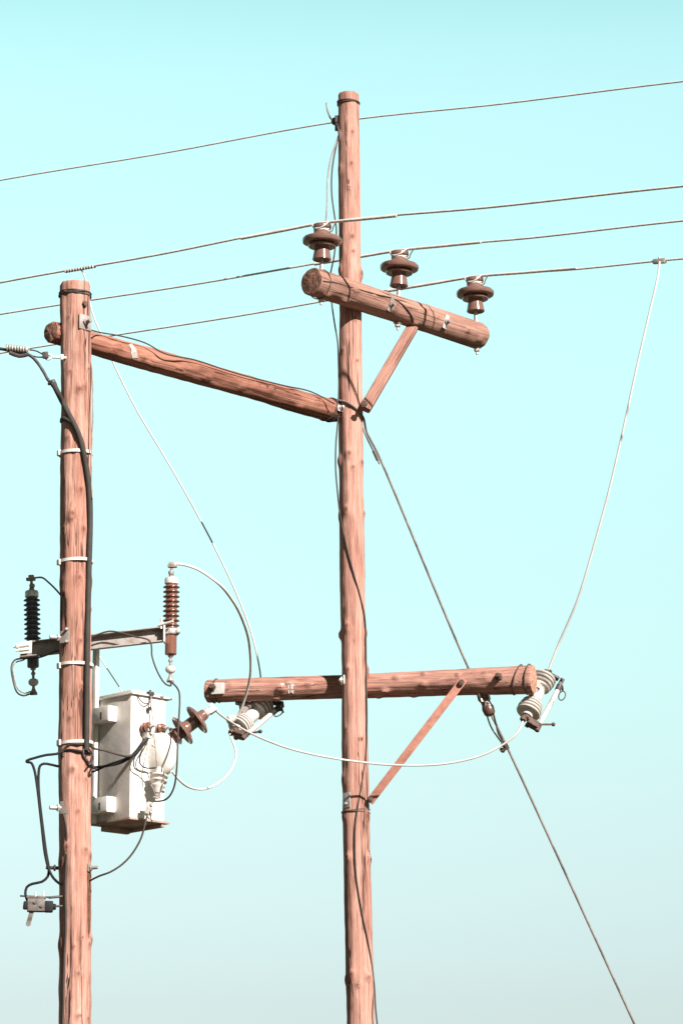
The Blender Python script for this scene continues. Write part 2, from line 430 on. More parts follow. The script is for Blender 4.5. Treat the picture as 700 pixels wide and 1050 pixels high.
# ================================================================== the tall pole
YM = 29.0
def down(p_hi, p_lo, z=-.5):
    d = (p_lo - p_hi); return p_lo + d * ((z - p_lo.z) / d.z)
mid_px = [(357, 96, 10.2), (358.5, 230, 11), (359, 320, 11.6), (359.3, 400, 12), (361, 560, 13), (363, 700, 13.1), (365.5, 880, 13.6), (369.5, 1050, 14.6)]
pts = [P(a, b, YM) for a, b, c in mid_px]; rad = [c / proj(p)[2] for p, (a, b, c) in zip(pts, mid_px)]
base = down(pts[-3] * .5 + pts[-2] * .5, pts[-1], -.4); pts.append(base); rad.append(.155)
tall = thing('utility_pole', 'tall pinkish wooden pole in the middle, with a slanting upper and a level lower crossarm', 'utility pole', Vector((base.x, base.y, 0)), 'wooden poles of the power line')
log('shaft', tall, pts, rad, [W_POLE, END_L], 'tall', [
    (361, 138, .004, .022), (360, 171, .004, .02), (358, 195, .003, .015), (361, 246, .004, .03), (349, 278, .012, .03), (369.5, 282, .018, .04), (348, 140, .008, .02), (348.5, 175, .008, .03),
    (358, 468, .012, .028), (362, 482, .006, .018), (348, 474, .012, .03), (370, 476, .010, .03), (348, 530, .008, .03), (355, 526, .014, .03), (372, 528, .01, .025),
    (356, 645, .014, .03), (349, 651, .018, .022), (375, 650, .010, .03), (357, 690, .014, .03), (376, 690, .016, .04), (355, 750, .004, .02), (370, 760, .004, .02), (357, 880, .016, .022), (378, 883, .014, .025),
    (361, 1001, .016, .026), (355, 1005, .012, .03), (377, 1004, .014, .022), (367, 1012, .01, .018), (362, 260, .004, .02), (364, 330, .005, .02), (352, 362, .005, .02), (366, 372, .004, .02), (374, 590, .004, .03), (352, 800, .01, .04), (352, 838, .012, .04), (376, 838, .01, .04)], seed=2., rough=.055, kamp=1.65, dk=1.15)
bm = newbm(); band(bm, 'tall', py=105, r=.007, tilt=.1); band(bm, 'tall', py=107, r=.006, tilt=-.05); build('wire_band', bm, RUST, tall)
bm = newbm(); band(bm, 'tall', py=834, r=.006, tilt=.05); band(bm, 'tall', py=832, r=.005, tilt=-.12); build('wire_band', bm, RUST, tall)
p, n = on('tall', 351.5, 699, 0); bolt('bolt', tall, p, n + Vector((-.2, 0, 0)), .075, .035, .014, BRIGHT, label='bolt with a pale square washer at the lower crossarm')
p, n = on('tall', 355.5, 823, 0)
bm = newbm(); box(bm, frame(p, n, (0, 0, 1)), .13, .085, .008, .002, 0, (0, 0, .003)); cyl(bm, p - n * .01 + Vector((0, 0, -.03)), p + n * .03 + Vector((0, 0, -.03)), .01); build('plate', bm, GALV, tall)
# upper crossarm, in front of the pole, running away to the right
cz = P(359, 302, YM - .225).z
a0, a1 = PZ(319, 288.5, cz), PZ(491.5, 344.8, cz)
upa = log('crossarm', tall, [a0, a0.lerp(a1, .5), a1], [.124, .118, .122], [W_ARM, END], 'upper', [
    (327, 300, .012, .03), (355, 294, .01, .03), (345, 306, .012, .03), (396, 312, .01, .03), (427, 316, .014, .03), (418, 330, .012, .03), (483, 345, .012, .03), (470, 336, .01, .025), (440, 322, .006, .02), (375, 300, .006, .02)],
    seed=5., rough=.045, dk=.45, ksh=.75, kamp=1.6, label='thick slanting upper crossarm, greyish brown')
bm = newbm(); band(bm, 'upper', px=328, r=.005); build('wire_band', bm, RUST, upa)
for (bx, by, m_) in ((391, 309, GALV_D), (448, 327, BRIGHT)):
    p, n = on('upper', bx, by); bolt('bolt', upa, p, n, 0, .06, .015, GALV_D)
    bm = newbm(); box(bm, frame(p, n, (.35, 0, 1)), .13, .045, .012, .003, 0, (0, 0, .004)); build('plate', bm, m_, upa)
p1 = at('upper', 423)[0] + Vector((0, 0, -.10)); p0 = on('tall', 371, 417)[0] + Vector((.05, -.06, 0))
def beam(bm, a, b, w, d, front=(0, -1, 0), bev=.006):
    L = (b - a).length; M = frame(a, b - a, front); return box(bm, M, d, w, L, bev, 0, (0, 0, L / 2))
bm = newbm(); beam(bm, P(373.5, 420, 28.86), p1 + Vector((0, -.02, -.02)), .105, .07, bev=.022)
br = build('brace', bm, W_BRACE, tall, frame(p0, p1 - p0)); br['label'] = 'short wooden brace under the upper crossarm'
p = P(373, 414.5, 28.80); bolt('bolt', br, p, (0, -1, -.1), 0, .03, .018, RUST)
# lower crossarm, behind the pole
b0, b1 = P(212.5, 709, 29.50), P(547, 696.5, 28.60)
loa = log('crossarm', tall, [b0, P(290, 706, 29.33), P(363, 704, 29.175), P(450, 700.5, 28.93), b1], [.097, .10, .105, .112, .122], [W_ARM2, END_L], 'lower', [
    (292, 706, .018, .035), (285, 716, .016, .035), (300, 700, .012, .03), (398, 709, .014, .03), (390, 714, .014, .03), (437, 702, .012, .025), (437, 691, .012, .02), (472, 692, .012, .02), (410, 695, .01, .03), (500, 690, .005, .02), (425, 713, .012, .03), (240, 702, .005, .02), (320, 702, .008, .03)],
    seed=9., rough=.055, dk=.2, ksh=.72, kamp=1.75, label='long level lower crossarm')
bm = newbm(); band(bm, 'lower', px=221, r=.006, tilt=.12); band(bm, 'lower', px=223, r=.005, tilt=-.1); build('wire_band', bm, RUST, loa)
p, n = on('lower', 227, 706); bm = newbm(); box(bm, frame(p, n, (0, 0, 1)), .10, .12, .01, .003, 0, (0, 0, .003)); build('plate', bm, BRIGHT, loa)
bolt('bolt', loa, on('lower', 222, 705)[0], n, 0, .06, .02, RUST)
bm = newbm(); band(bm, 'lower', px=530, r=.006, tilt=.3); band(bm, 'lower', px=541, r=.006, tilt=.1); build('wire_band', bm, RUST, loa)
p, n = on('lower', 515, 694); bolt('bolt', loa, p, n, .05, .07, .018, RUST)
p, n = on('lower', 293, 704.5); bm = newbm(); lathe(bm, [(0, .006), (.02, .006), (.033, .004), (.035, 0), (.03, -.005)], frame(p, n), 20)
cyl(bm, p, p + n * .014, .011, 10); build('disc_tag', bm, GLAZE_W, loa)
bm = newbm()
for k, dx in enumerate((-3.2, 0, 3.2)):
    p, n = on('lower', 302 + dx * .7, 706); box(bm, frame(p, n, (0, 0, 1)), .085 - .012 * (k == 1), .009, .004, 0, 0, (0, 0, .002))
for dy in (-3, 2.5):
    p, n = on('lower', 302, 706 + dy); box(bm, frame(p, n, (0, 0, 1)), .009, .055, .004, 0, 0, (0, 0, .003))
build('painted_mark', bm, GLAZE_W, loa)
bm = newbm(); pa = P(378.5, 823, 28.90); pb = on('lower', 477, 700, .012)[0]
beam(bm, pa, pb + (pb - pa).normalized() * .04, .068, .012, bev=.004)
sb = build('brace', bm, REDST, tall, frame(pa, pb - pa)); sb['label'] = 'long flat red steel brace under the lower crossarm'
bolt('bolt', sb, pb + Vector((0, -.006, 0)), (0, -1, -.05), 0, .03, .016, RUST)
p, n = on('tall', 376, 820); bolt('bolt', sb, P(380, 820, 28.885), (0, -1, 0), 0, .03, .014, RUST)

# ================================================================== the thick short pole
YL = 26.6
lf = [(76.8, 291, 15.3), (77.3, 360, 15.6), (77.5, 470, 15.6), (77.3, 560, 15.9), (77.5, 640, 16.4), (77.3, 760, 16.4), (76.5, 880, 16.4), (76.6, 1050, 16.9)]
pts = [P(a, b, YL) for a, b, c in lf]; rad = [c / proj(p)[2] for p, (a, b, c) in zip(pts, lf)]
base = down(pts[1], pts[-1], -.4); pts.append(base); rad.append(.155)
short = thing('utility_pole', 'thicker shorter cracked wooden pole at the left, carrying the transformer and the black cable', 'utility pole', Vector((base.x, base.y, 0)), 'wooden poles of the power line')
log('shaft', short, pts, rad, [W_POLE2, END_L], 'short', [
    (86, 314, .003, .018), (81, 403, .01, .03), (85, 400, .008, .02), (75, 530, .016, .028), (73, 537, .012, .02), (83, 505, .008, .03), (86, 546, .01, .03), (81, 596, .012, .03), (64, 600, .012, .04), (66, 612, .01, .03), (92, 598, .012, .05),
    (91, 627, .014, .02), (83, 660, .006, .02), (84, 706, .008, .02), (75, 792, .012, .025), (88, 801, .008, .02), (69, 872, .016, .03), (87, 874, .014, .022), (92, 880, .01, .04), (62, 885, .01, .04), (84, 964, .006, .014), (93, 965, .012, .03), (76, 973, .008, .016), (91, 970, .01, .02), (61, 970, .01, .04),
    (80, 1044, .012, .02), (90, 1046, .01, .02), (72, 385, .005, .02), (90, 380, .008, .02), (70, 453, .006, .02), (66, 545, .008, .03), (70, 330, .003, .02), (80, 1000, .004, .02), (72, 740, .006, .02), (80, 835, .005, .02)], seed=14., rough=.08, kamp=1.6, dk=1.1)
bm = newbm(); band(bm, 'short', py=302, r=.007, tilt=-.06); band(bm, 'short', py=304.5, r=.006, tilt=.05); band(bm, 'short', py=300.5, r=.005, tilt=.03); build('wire_band', bm, DARK, short)
for y_ in (465.5, 577, 683, 762.5):
    bm = newbm(); band(bm, 'short', py=y_, r=.003, lift=.012, flat=.012, tilt=random.uniform(-.05, .05), wob=.002)
    p, n = on('short', 62.5, y_ + .5, .014); box(bm, frame(p, n, (0, 0, 1)), .045, .05, .02, .004, 0, (0, 0, .004))
    build('strap', bm, WHITE, short)
p, n = on('short', 87, 333.5); bolt('bolt', short, p, n, .125, .075, .016, GALV_D, label='bolt with a large square washer near the pole top')
p, n = on('short', 86, 315); bolt('bolt', short, p, n, 0, .015, .014, RUST)
for y_ in (655.5, 829.5):
    p, n = on('short', 66.5, y_ + .5); bm = newbm(); nn = Vector((-.45, -.9, .05))
    box(bm, frame(p, nn, (0, 0, 1)), .10, .085, .014, .003, 0, (0, 0, .0)); build('plate', bm, GALV_D, short)
    q = on('short', 63, y_, .012)[0]; bolt('bolt', short, q, (-1, -.35, 0), .0, .085, .017, GALV, label='bolt end sticking out on the left of the shaft')
p, n = on('short', 91, 892); bolt('bolt', short, p, (1, -.3, .02), .06, .075, .014, GALV_D)
bm = newbm(); cyl(bm, P(47, 890, YL), P(61, 890.5, YL), .014); cyl(bm, P(55, 890.3, YL), P(57, 890.3, YL), .026); build('bolt', bm, DARK, short)
bm = newbm()
q = [on('short', 91.2, y_, -.002) for y_ in (897, 915, 935, 955, 966)]
ring = []
for (p, n), w_ in zip(q, (.026, .027, .025, .02, .004)):
    t_ = Vector((n.y, -n.x, 0)).normalized(); ring.append([bm.verts.new(p + t_ * w_ + n * .002), bm.verts.new(p + n * .005), bm.verts.new(p - t_ * w_ + n * .002)])
for A, B in zip(ring, ring[1:]):
    for k in range(2): bm.faces.new((A[k], A[k + 1], B[k + 1], B[k]))
g_ = bmesh.ops.solidify(bm, geom=bm.faces[:], thickness=.006); build('cover_strip', bm, mat('brown_wood_moulding', (.27, .12, .075), .8, 0, .2, 30), short)
# beam tying the two poles
bz = P(77, 349, YL + .23).z
c0, c1 = PZ(52, 340, bz), PZ(344.5, 422, bz)
tie = thing('tie_beam', 'red-brown log beam sloping from the top of the thick left pole to the tall pole', 'beam', c0)
log('log', tie, [c0, c0.lerp(c1, .35), c0.lerp(c1, .7), c1], [.088, .098, .098, .098], [W_BEAM, END], 'tie', [
    (115, 352, .014, .03), (108, 358, .012, .03), (150, 372, .008, .03), (176, 378, .008, .03), (205, 386, .012, .03), (240, 396, .010, .03), (270, 398, .008, .03), (300, 416, .012, .03), (140, 364, .012, .02), (320, 410, .01, .03)], seed=20., rough=.085, dk=.5, kamp=1.5)
p, n = on('tie', 129.5, 358)
bm = newbm(); gr = [[bm.verts.new(on('tie', x_ + (y_ - 358) * (.25 if x_ > 130 else .05), y_, .004 + .006 * ((i_ + j_) % 2))[0]) for i_, x_ in enumerate((127, 129.5, 132.5))] for j_, y_ in enumerate((352, 356, 360, 364.5))]
for A, B in zip(gr, gr[1:]):
    for k in range(2): bm.faces.new((A[k], A[k + 1], B[k + 1], B[k]))
bmesh.ops.solidify(bm, geom=bm.faces[:], thickness=.003); build('torn_label', bm, GLAZE_W, tie)
bm = newbm(); band(bm, 'tie', px=336, r=.007, tilt=.3); band(bm, 'tie', px=340, r=.006, tilt=.1); build('wire_band', bm, DARK, tie)
q = on('tie', 341, 417, .01)[0]; bolt('bolt', tie, q, (.6, -.8, .2), .06, .05, .014, GALV)
bolt('bolt', tie, on('tie', 342, 426, .0)[0], (.6, -.8, 0), 0, .05, .016, GALV)
q0, q1 = at('tie', 341)[0], at('tall', None, 421)[0]; bm = newbm(); cyl(bm, q0, q1, .016); build('through_bolt', bm, RUST, tie)

# ================================================================== pin insulators
def pin_insulator(M):
    t = thing('pin_insulator', '', 'insulator', M, 'brown pin insulators on the upper crossarm')
    bm = newbm()
    lathe(bm, [(0, .13), (.052, .125), (.066, .112), (.077, .107), (.083, .112), (.081, .125), (.069, .195), (.064, .218), (.066, .226), (.104, .222), (.118, .226), (.121, .236), (.116, .246), (.104, .252), (.128, .258), (.152, .257), (.168, .264), (.175, .278), (.174, .296), (.163, .309), (.140, .318), (.105, .326), (.088, .336), (.079, .348), (.073, .362), (.066, .372), (.066, .386), (.074, .392), (.081, .400), (.082, .420), (.077, .430), (.045, .437), (0, .438)], M, 40)
    build('porcelain', bm, PORC, t)
    bm = newbm(); lathe(bm, [(0, -.30), (.012, -.30), (.013, -.02), (.020, -.01), (.034, .0), (.034, .008), (.022, .014), (.019, .03), (.017, .14), (0, .14)], M, 14)
    box(bm, M, .06, .06, .008, .002, 0, (0, 0, -.238)); build('pin', bm, GALV, t)
    bm = newbm(); hexnut(bm, M @ Vector((0, 0, -.272)), (0, 0, 1), .026, .028); build('nut', bm, GALV, t)
    bm = newbm()
    for k, (zz, tl) in enumerate(((.381, .012), (.376, -.014), (.386, .02))):
        tube(bm, [M @ Vector(((.071) * math.cos(a * .3142), .071 * math.sin(a * .3142), zz + tl * math.sin(a * .3142 + k))) for a in range(20)], .0052, 7, closed=True, raw=True)
    tube(bm, [M @ Vector(v) for v in ((-.12, .045, .437), (-.07, .05, .425), (-.02, .075, .39), (.05, .075, .385), (.085, .05, .41), (.13, .03, .44))], .0055, 7, .01)
    tube(bm, [M @ Vector(v) for v in ((-.09, -.03, .445), (-.06, -.055, .41), (-.0, -.077, .378), (.06, -.06, .395), (.09, -.02, .44))], .0055, 7, .01)
    build('tie_wire', bm, WHITE, t)
    return t
ins = []; WDIR = Vector((.80, -.60, 0))
for i, (x_, lab) in enumerate(((329.5, 'brown pin insulator at the near left end of the upper crossarm, beside the tall pole'), (408.8, 'brown pin insulator at the middle of the upper crossarm, above the short brace'), (487.8, 'brown pin insulator at the far right end of the upper crossarm'))):
    a_, r_ = at('upper', x_); M = frame(a_ + Vector((0, 0, r_ - .004)), ((.012, -.01, 1), (.03, 0, 1), (-.02, .01, 1))[i], WDIR)
    if i == 0: t = pin_insulator(M); scan()
    else: t = copy_tree(ins[0], M)
    t['label'] = lab; ins.append(t)
itop = [WM[t.name] @ Vector((0, 0, .447)) for t in ins]

# ================================================================== line wires
def lwire(pl, anchor, prt, label, r, knee=.0, name='overhead_wire', Yl=None, Yr=None, m=ALU):
    """pixel at the left edge, the 3D point on the insulator, pixel at the right edge"""
    s_ = proj(anchor)[2]
    yl = anchor.y + (proj(anchor)[0]) / s_ * .72; yr = anchor.y - (700 - proj(anchor)[0]) / s_ * .72
    A, B = P(pl[0], pl[1], yl), P(prt[0], prt[1], yr)
    dl = (A - anchor); dr = (B - anchor)
    pts = [anchor + dl * 4.2 + Vector((0, 0, -.35)), anchor + dl * 2.2 + Vector((0, 0, -.08)), A, anchor + dl * .5 + Vector((0, 0, -.012)), anchor, anchor + dr * .5 + Vector((0, 0, -.012)), B, anchor + dr * 2.2 + Vector((0, 0, -.05)), anchor + dr * 4.2 + Vector((0, 0, -.25))]
    o = wire(name, pts, r, m, label, 'wire', 'wires of the overhead line', step=.013, twist=.055)
    return o, anchor, dl, dr
top_anchor = P(345.5, 124.5, 29.30)
w1, *_ = lwire((0, 184.5), top_anchor, (700, 83), 'topmost thin overhead wire, fixed to the tall pole near its top', .0078)
w2, an2, dl2, dr2 = lwire((0, 289.5), itop[0], (700, 190.5), 'second overhead wire from the top, tied to the left pin insulator', .0102)
w3, an3, dl3, dr3 = lwire((0, 322), itop[1], (700, 226), 'third overhead wire from the top, tied to the middle pin insulator', .0092)
w4, an4, dl4, dr4 = lwire((0, 362), itop[2], (700, 265), 'lowest overhead wire, tied to the right pin insulator', .0092)
for w_, an_, dl_, dr_, la, ra in ((w2, an2, dl2, dr2, .24, .22), (w3, an3, dl3, dr3, .20, .30), (w4, an4, dl4, dr4, .17, .5)):
    bm = newbm(); sg = Vector((0, 0, -.004))
    tube(bm, [an_ + dl_ * la + sg, an_ + dl_ * la * .5 + sg * .5, an_, an_ + dr_ * ra * .5 + sg * .5, an_ + dr_ * ra + sg], .0130, 18, .012, twist=.07)
    build('armour_rod', bm, ALU, w_, WM[w_.name], 60)
# clamp and tail at the pole top
p = P(343.5, 124, 29.22)
bm = newbm(); lathe(bm, [(0, -.03), (.025, -.028), (.036, -.01), (.036, .012), (.022, .03), (0, .032)], frame(p, (.4, -.5, .3)), 14); box(bm, frame(P(346, 126, 29.1), (0, -1, 0)), .05, .07, .24, .008)
tube(bm, [P(345, 126, 29.0), P(347, 133, 28.9), P(348.5, 144, 28.9)], .010, 8)
cl = build('wire_clamp', bm, DARK, None, T(p)); tag(cl, 'dark clamp with a curled wire tail, near the top of the tall pole', 'clamp')
bm = newbm(); tube(bm, [P(341, 123, 29.2), P(337.5, 118, 28.88), P(335.5, 112, 28.86), P(334.7, 105, 28.86)], .0085, 8); build('wire_tail', bm, GALV_D, cl)

# tap clamp on wire 2 above the left pole
def near(an_, d_, px): # point on a chord of a wire at a pixel column
    lo, hi = 0., 2.
    for _ in range(40):
        m_ = (lo + hi) / 2; x_ = proj(an_ + d_ * m_)[0]
        if (x_ - px) * (proj(an_ + d_)[0] - proj(an_)[0]) < 0: lo = m_
        else: hi = m_
    f_ = lo; return an_ + d_ * f_ + Vector((0, 0, -.012 * 4 * f_ * (1 - f_) if f_ < 1 else 0))
def coil_clamp(name, a, b, parent, r=.012, turns=7, m=BRIGHT):
    bm = newbm(); d = (b - a).normalized(); M = frame(a, d); L = (b - a).length; pts = []
    for k in range(turns * 12 + 1):
        q = k / 12; pts.append(M @ Vector((r * 1.5 * math.cos(q * 6.283), r * 1.5 * math.sin(q * 6.283), L * q / turns)))
    tube(bm, pts, r * .55, 6, raw=True); cyl(bm, a, b, r * 1.15, 10); return build(name, bm, m, parent, WM[parent.name] if parent else T(a), 60)
ta, tb = near(an2, dl2, 66), near(an2, dl2, 97)
o = coil_clamp('tap_clamp', ta, tb, w2, .0095, 11, GALV); tap = ta.lerp(tb, .55)
tc4 = near(an4, dr4, 676)
bm = newbm(); box(bm, frame(tc4, dr4, (0, 0, 1)), .045, .035, .13, .008); hexnut(bm, tc4 + Vector((0, 0, .018)), (0, 0, 1), .013, .02); build('tap_clamp', bm, GALV, w4, WM[w4.name])

# ================================================================== fuse cutouts
def cutout(M):
    t = thing('fuse_cutout', '', 'fuse', M, 'pale ribbed fuse cutouts on the lower crossarm')
    bm = newbm()
    for z0, sg in ((-.145, 1), (.145, -1)):
        pr_ = [(0, -.095), (.045, -.095), (.05, -.085), (.052, -.07)]
        for k in range(4):
            z = -.052 + k * .035; rr = (.108, .108, .100, .09)[k]
            pr_ += [(.056, z - .004), (rr * .96, z - .008), (rr, z), (rr * .94, z + .008), (.062, z + .016)]
        pr_ += [(.052, .085), (.048, .10), (0, .10)]
        lathe(bm, [(r_, z0 + z_ * sg) for r_, z_ in (pr_ if sg > 0 else pr_)], M, 32)
    bmesh.ops.recalc_face_normals(bm, faces=bm.faces); build('porcelain', bm, WHITEP, t)
    bm = newbm(); lathe(bm, [(0, -.05), (.058, -.05), (.06, -.045), (.06, .045), (.058, .05), (0, .05)], M, 24); build('centre_band', bm, BRIGHT, t)
    bm = newbm(); box(bm, M, .05, .03, .16, .004, 0, (-.04, -.075, 0)); box(bm, M, .16, .03, .05, .004, 0, (-.08, -.09, .03)); cyl(bm, M @ Vector((-.13, -.12, .03)), M @ Vector((-.13, .04, .03)), .01); build('mounting_bracket', bm, GALV_D, t)
    bm = newbm(); box(bm, M, .12, .05, .022, .004, 0, (.06, 0, .262)); box(bm, M, .035, .06, .075, .006, 0, (.15, 0, .235)); hexnut(bm, M @ Vector((.02, 0, .27)), M.to_3x3() @ Vector((0, 0, 1)), .022, .03)
    cyl(bm, M @ Vector((.13, -.05, .25)), M @ Vector((.20, .04, .20)), .009); cyl(bm, M @ Vector((0, 0, .23)), M @ Vector((0, 0, .28)), .03); build('top_contact', bm, DARK, t)
    bm = newbm(); box(bm, M, .11, .05, .025, .004, 0, (.055, 0, -.26)); box(bm, M, .07, .07, .05, .008, 0, (.09, 0, -.29)); box(bm, M, .035, .09, .035, .006, 0, (.04, 0, -.30)); hexnut(bm, M @ Vector((-.015, 0, -.30)), M.to_3x3() @ Vector((0, 0, 1)), .03, .04)
    cyl(bm, M @ Vector((.09, 0, -.28)), M @ Vector((.235, -.02, -.20)), .009); lathe(bm, [(0, -.016), (.014, -.012), (.018, 0), (.014, .012), (0, .016)], M @ T(Vector((.235, -.02, -.20))), 12)
    cyl(bm, M @ Vector((.13, 0, -.33)), M @ Vector((.13, 0, -.26)), .022); cyl(bm, M @ Vector((0, 0, -.27)), M @ Vector((0, 0, -.23)), .034); build('hinge', bm, RUST, t)
    bm = newbm(); cyl(bm, M @ Vector((.13, 0, -.25)), M @ Vector((.155, 0, .23)), .021, 16); ft = build('fuse_tube', bm, mat('fuse_tube_glass_fibre', (.55, .52, .50), .5, 0, .15, 20), t)
    bm = newbm(); lathe(bm, [(.0, .15), (.026, .15), (.027, .21), (0, .21)], M @ T(Vector((.151, 0, 0))), 14)
    tube(bm, [M @ Vector((.205 + .028 * math.cos(a / 14 * 6.283), 0, .125 + .05 * math.sin(a / 14 * 6.283))) for a in range(14)], .0055, 7, closed=True, raw=True)
    build('pull_ring', bm, DARK, ft); 
    return t
Mr = frame(P(549.5, 713, 28.80), (.37, .42, .83), (.85, .1, -.5))
fr = cutout(Mr); fr['label'] = 'pale ribbed fuse cutout hanging at the right end of the lower crossarm'; scan()
Ml = frame(P(257.5, 734.5, 29.45), (.52, .55, .60), (.7, -.35, -.2))
fl = copy_tree(fr, Ml); fl['label'] = 'pale ribbed fuse cutout under the left part of the lower crossarm, partly in its shadow'
for k, (a_, b_) in enumerate(((at('lower', 262)[0] + Vector((0, .06, -.05)), P(257, 733, 29.5)), (at('lower', 541)[0] + Vector((0, .08, -.02)), P(547, 713, 28.83)))):
    bm = newbm(); cyl(bm, a_, b_, .03, 14); build('hanger', bm, GALV_D, (fl, fr)[k])

# ================================================================== steel channel and arresters
qz = P(78, 658.5, YL + .17).z
d0, d1 = P(20.5, 667, 26.88), P(168, 650.5, 26.86)
ch = thing('steel_bracket_arm', 'grey steel channel bolted across the thick left pole with an arrester at each end', 'bracket', d0)
bm = newbm(); X = (d1 - d0).normalized(); L = (d1 - d0).length; Yd = Vector((0, 0, 1)).cross(X).normalized()
M = Matrix((X, Yd, Vector((0, 0, 1)))).transposed().to_4x4(); M.translation = d0
box(bm, M, L, .008, .112, .002, 0, (L / 2, .03, 0)); box(bm, M, L, .062, .009, .002, 0, (L / 2, -.002, .057)); box(bm, M, L, .062, .009, .002, 0, (L / 2, -.002, -.057))
build('channel', bm, GALV_D, ch)
bm = newbm(); box(bm, M, .10, .012, .10, .003, 0, (.05, -.04, .01)); cyl(bm, M @ Vector((-.05, -.05, .025)), M @ Vector((.08, -.05, .025)), .01); cyl(bm, M @ Vector((-.03, -.05, -.01)), M @ Vector((.08, -.05, -.01)), .008)
hexnut(bm, M @ Vector((-.01, -.05, .025)), (-1, 0, 0), .02, .02); build('end_plate', bm, BRIGHT, ch); bm = newbm(); box(bm, M, .014, .10, .14, .003, 0, (L + .005, 0, 0)); cyl(bm, M @ Vector((L - .05, -.03, .07)), M @ Vector((L + .08, -.07, .085)), .01); cyl(bm, M @ Vector((L - .02, -.03, .04)), M @ Vector((L - .02, -.03, .13)), .01)
build('end_plate', bm, BRIGHT, ch)
bm = newbm()
for zz in (.045, -.055): cyl(bm, M @ Vector((.415, .05, zz)), M @ Vector((.415, -.42, zz)), .012)
build('through_bolt', bm, GALV, ch)
def arrester(M, pm):
    t = thing('surge_arrester', '', 'arrester', M, 'ribbed surge arresters on the steel arm')
    bm = newbm(); pr_ = [(0, -.185), (.043, -.185), (.048, -.178), (.048, .03), (.049, .038)]
    n_ = 9; z0 = .052; dz = .0395
    for k in range(n_):
        z = z0 + k * dz; pr_ += [(.046, z - .008), (.054, z - .006), (.068, z), (.0675, z + .0035), (.052, z + .012), (.046, z + .018), (.046, z + .027)]
    pr_ += [(.047, .40), (0, .40)]
    lathe(bm, pr_, M, 32); build('ribbed_body', bm, pm, t)
    bm = newbm(); lathe(bm, [(0, .395), (.052, .395), (.056, .40), (.056, .435), (.050, .447), (.02, .45), (0, .45)], M, 28); build('cap', bm, BRIGHT, t)
    bm = newbm(); cyl(bm, M @ Vector((0, 0, .44)), M @ Vector((0, 0, .54)), .012); hexnut(bm, M @ Vector((0, 0, .45)), M.to_3x3() @ Vector((0, 0, 1)), .022, .02); lathe(bm, [(0, -.02), (.02, -.015), (.024, 0), (.02, .015), (0, .02)], M @ T(Vector((-.004, 0, .49))), 12)
    box(bm, M, .075, .05, .022, .005, 0, (.005, 0, .545)); box(bm, M, .045, .06, .03, .006, 0, (.0, 0, .562)); build('terminal', bm, GALV_D, t)
    bm = newbm(); lathe(bm, [(.048, -.022), (.062, -.022), (.064, -.018), (.064, .018), (.062, .022), (.048, .022)], M, 28); box(bm, M, .10, .03, .036, .004, 0, (-.085, 0, 0)); box(bm, M, .03, .05, .03, .004, 0, (.06, -.03, 0)); build('clamp', bm, GALV, t)
    bm = newbm(); cyl(bm, M @ Vector((0, 0, -.18)), M @ Vector((0, 0, -.30)), .011); hexnut(bm, M @ Vector((0, 0, -.205)), (0, 0, 1), .022, .02); hexnut(bm, M @ Vector((0, 0, -.245)), (0, 0, 1), .018, .02); build('stud', bm, GALV_D, t)
    bm = newbm(); lathe(bm, [(0, -.335), (.022, -.335), (.036, -.325), (.042, -.31), (.042, -.30), (.036, -.286), (.022, -.278), (0, -.278)], M, 20); build('disconnector', bm, WHITEP, t)
    bm = newbm(); cyl(bm, M @ Vector((0, 0, -.33)), M @ Vector((0, 0, -.40)), .012); box(bm, M, .06, .03, .022, .005, 0, (.0, 0, -.40)); lathe(bm, [(0, -.03), (.03, -.02), (.01, .03), (0, .03)], M @ T(Vector((.0, 0, -.38))), 10); build('earth_terminal', bm, GALV_D, t)
    return t
ar = arrester(frame(P(175.2, 648.3, 26.92), (0, 0, 1), X), PORC_R); ar['label'] = 'red-brown ribbed surge arrester in the sun at the right end of the steel channel'; scan()
al = copy_tree(ar, frame(P(33.5, 661.5, 27.06), (-.04, 0, 1), -X)); al['label'] = 'dark ribbed surge arrester in shade at the left end of the steel channel'
scan()
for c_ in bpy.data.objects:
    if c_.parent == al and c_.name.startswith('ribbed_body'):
        c_.data = c_.data.copy(); c_.data.materials[0] = SHADEP  # left body recoloured darker to carry the pole's shade

# ================================================================== transformer
TO = P(132.7, 838, 26.72); sT = proj(TO)[2]; A42 = R(42)
ex = Vector((math.cos(A42), math.sin(A42), 0)); ey = Vector((-math.sin(A42), math.cos(A42), 0))
MT = Matrix((ex, ey, Vector((0, 0, 1)))).transposed().to_4x4(); MT.translation = TO
tr = thing('transformer', 'off-white steel transformer tank mounted behind the thick left pole', 'transformer', MT)
BW, BD, BH = .352, .47, .985
bm = newbm(); box(bm, MT, BW, BD, BH, .006, 0, (BW / 2, BD / 2, BH / 2)); 
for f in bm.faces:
    if f.normal.dot(ex) < -.9: f.material_index = 1  # side turned from the sun gets the shade-toned paint
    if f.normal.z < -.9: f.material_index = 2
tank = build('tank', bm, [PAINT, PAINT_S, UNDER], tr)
bm = newbm(); box(bm, MT, BW + .07, BD + .05, .014, .003, 0, (BW / 2 + .025, BD / 2, BH + .008)); box(bm, MT, BW - .05, BD - .05, .03, .004, 0, (BW / 2, BD / 2, BH + .03)); build('lid', bm, PAINT_S, tr)
bm = newbm(); box(bm, MT, BW + .055, BD + .03, .018, .003, 0, (BW / 2 + .02, BD / 2, -.010)); box(bm, MT, BW * .75, .04, .05, .004, 0, (BW / 2, BD - .07, -.042)); box(bm, MT, .03, BD, .03, .004, 0, (BW - .01, BD / 2, -.034)); build('base_plate', bm, UNDER, tr)
bm = newbm(); box(bm, MT, .035, .05, 1.42, .004, 0, (-.03, .425, .70)); build('mounting_rail', bm, PAINT, tr)
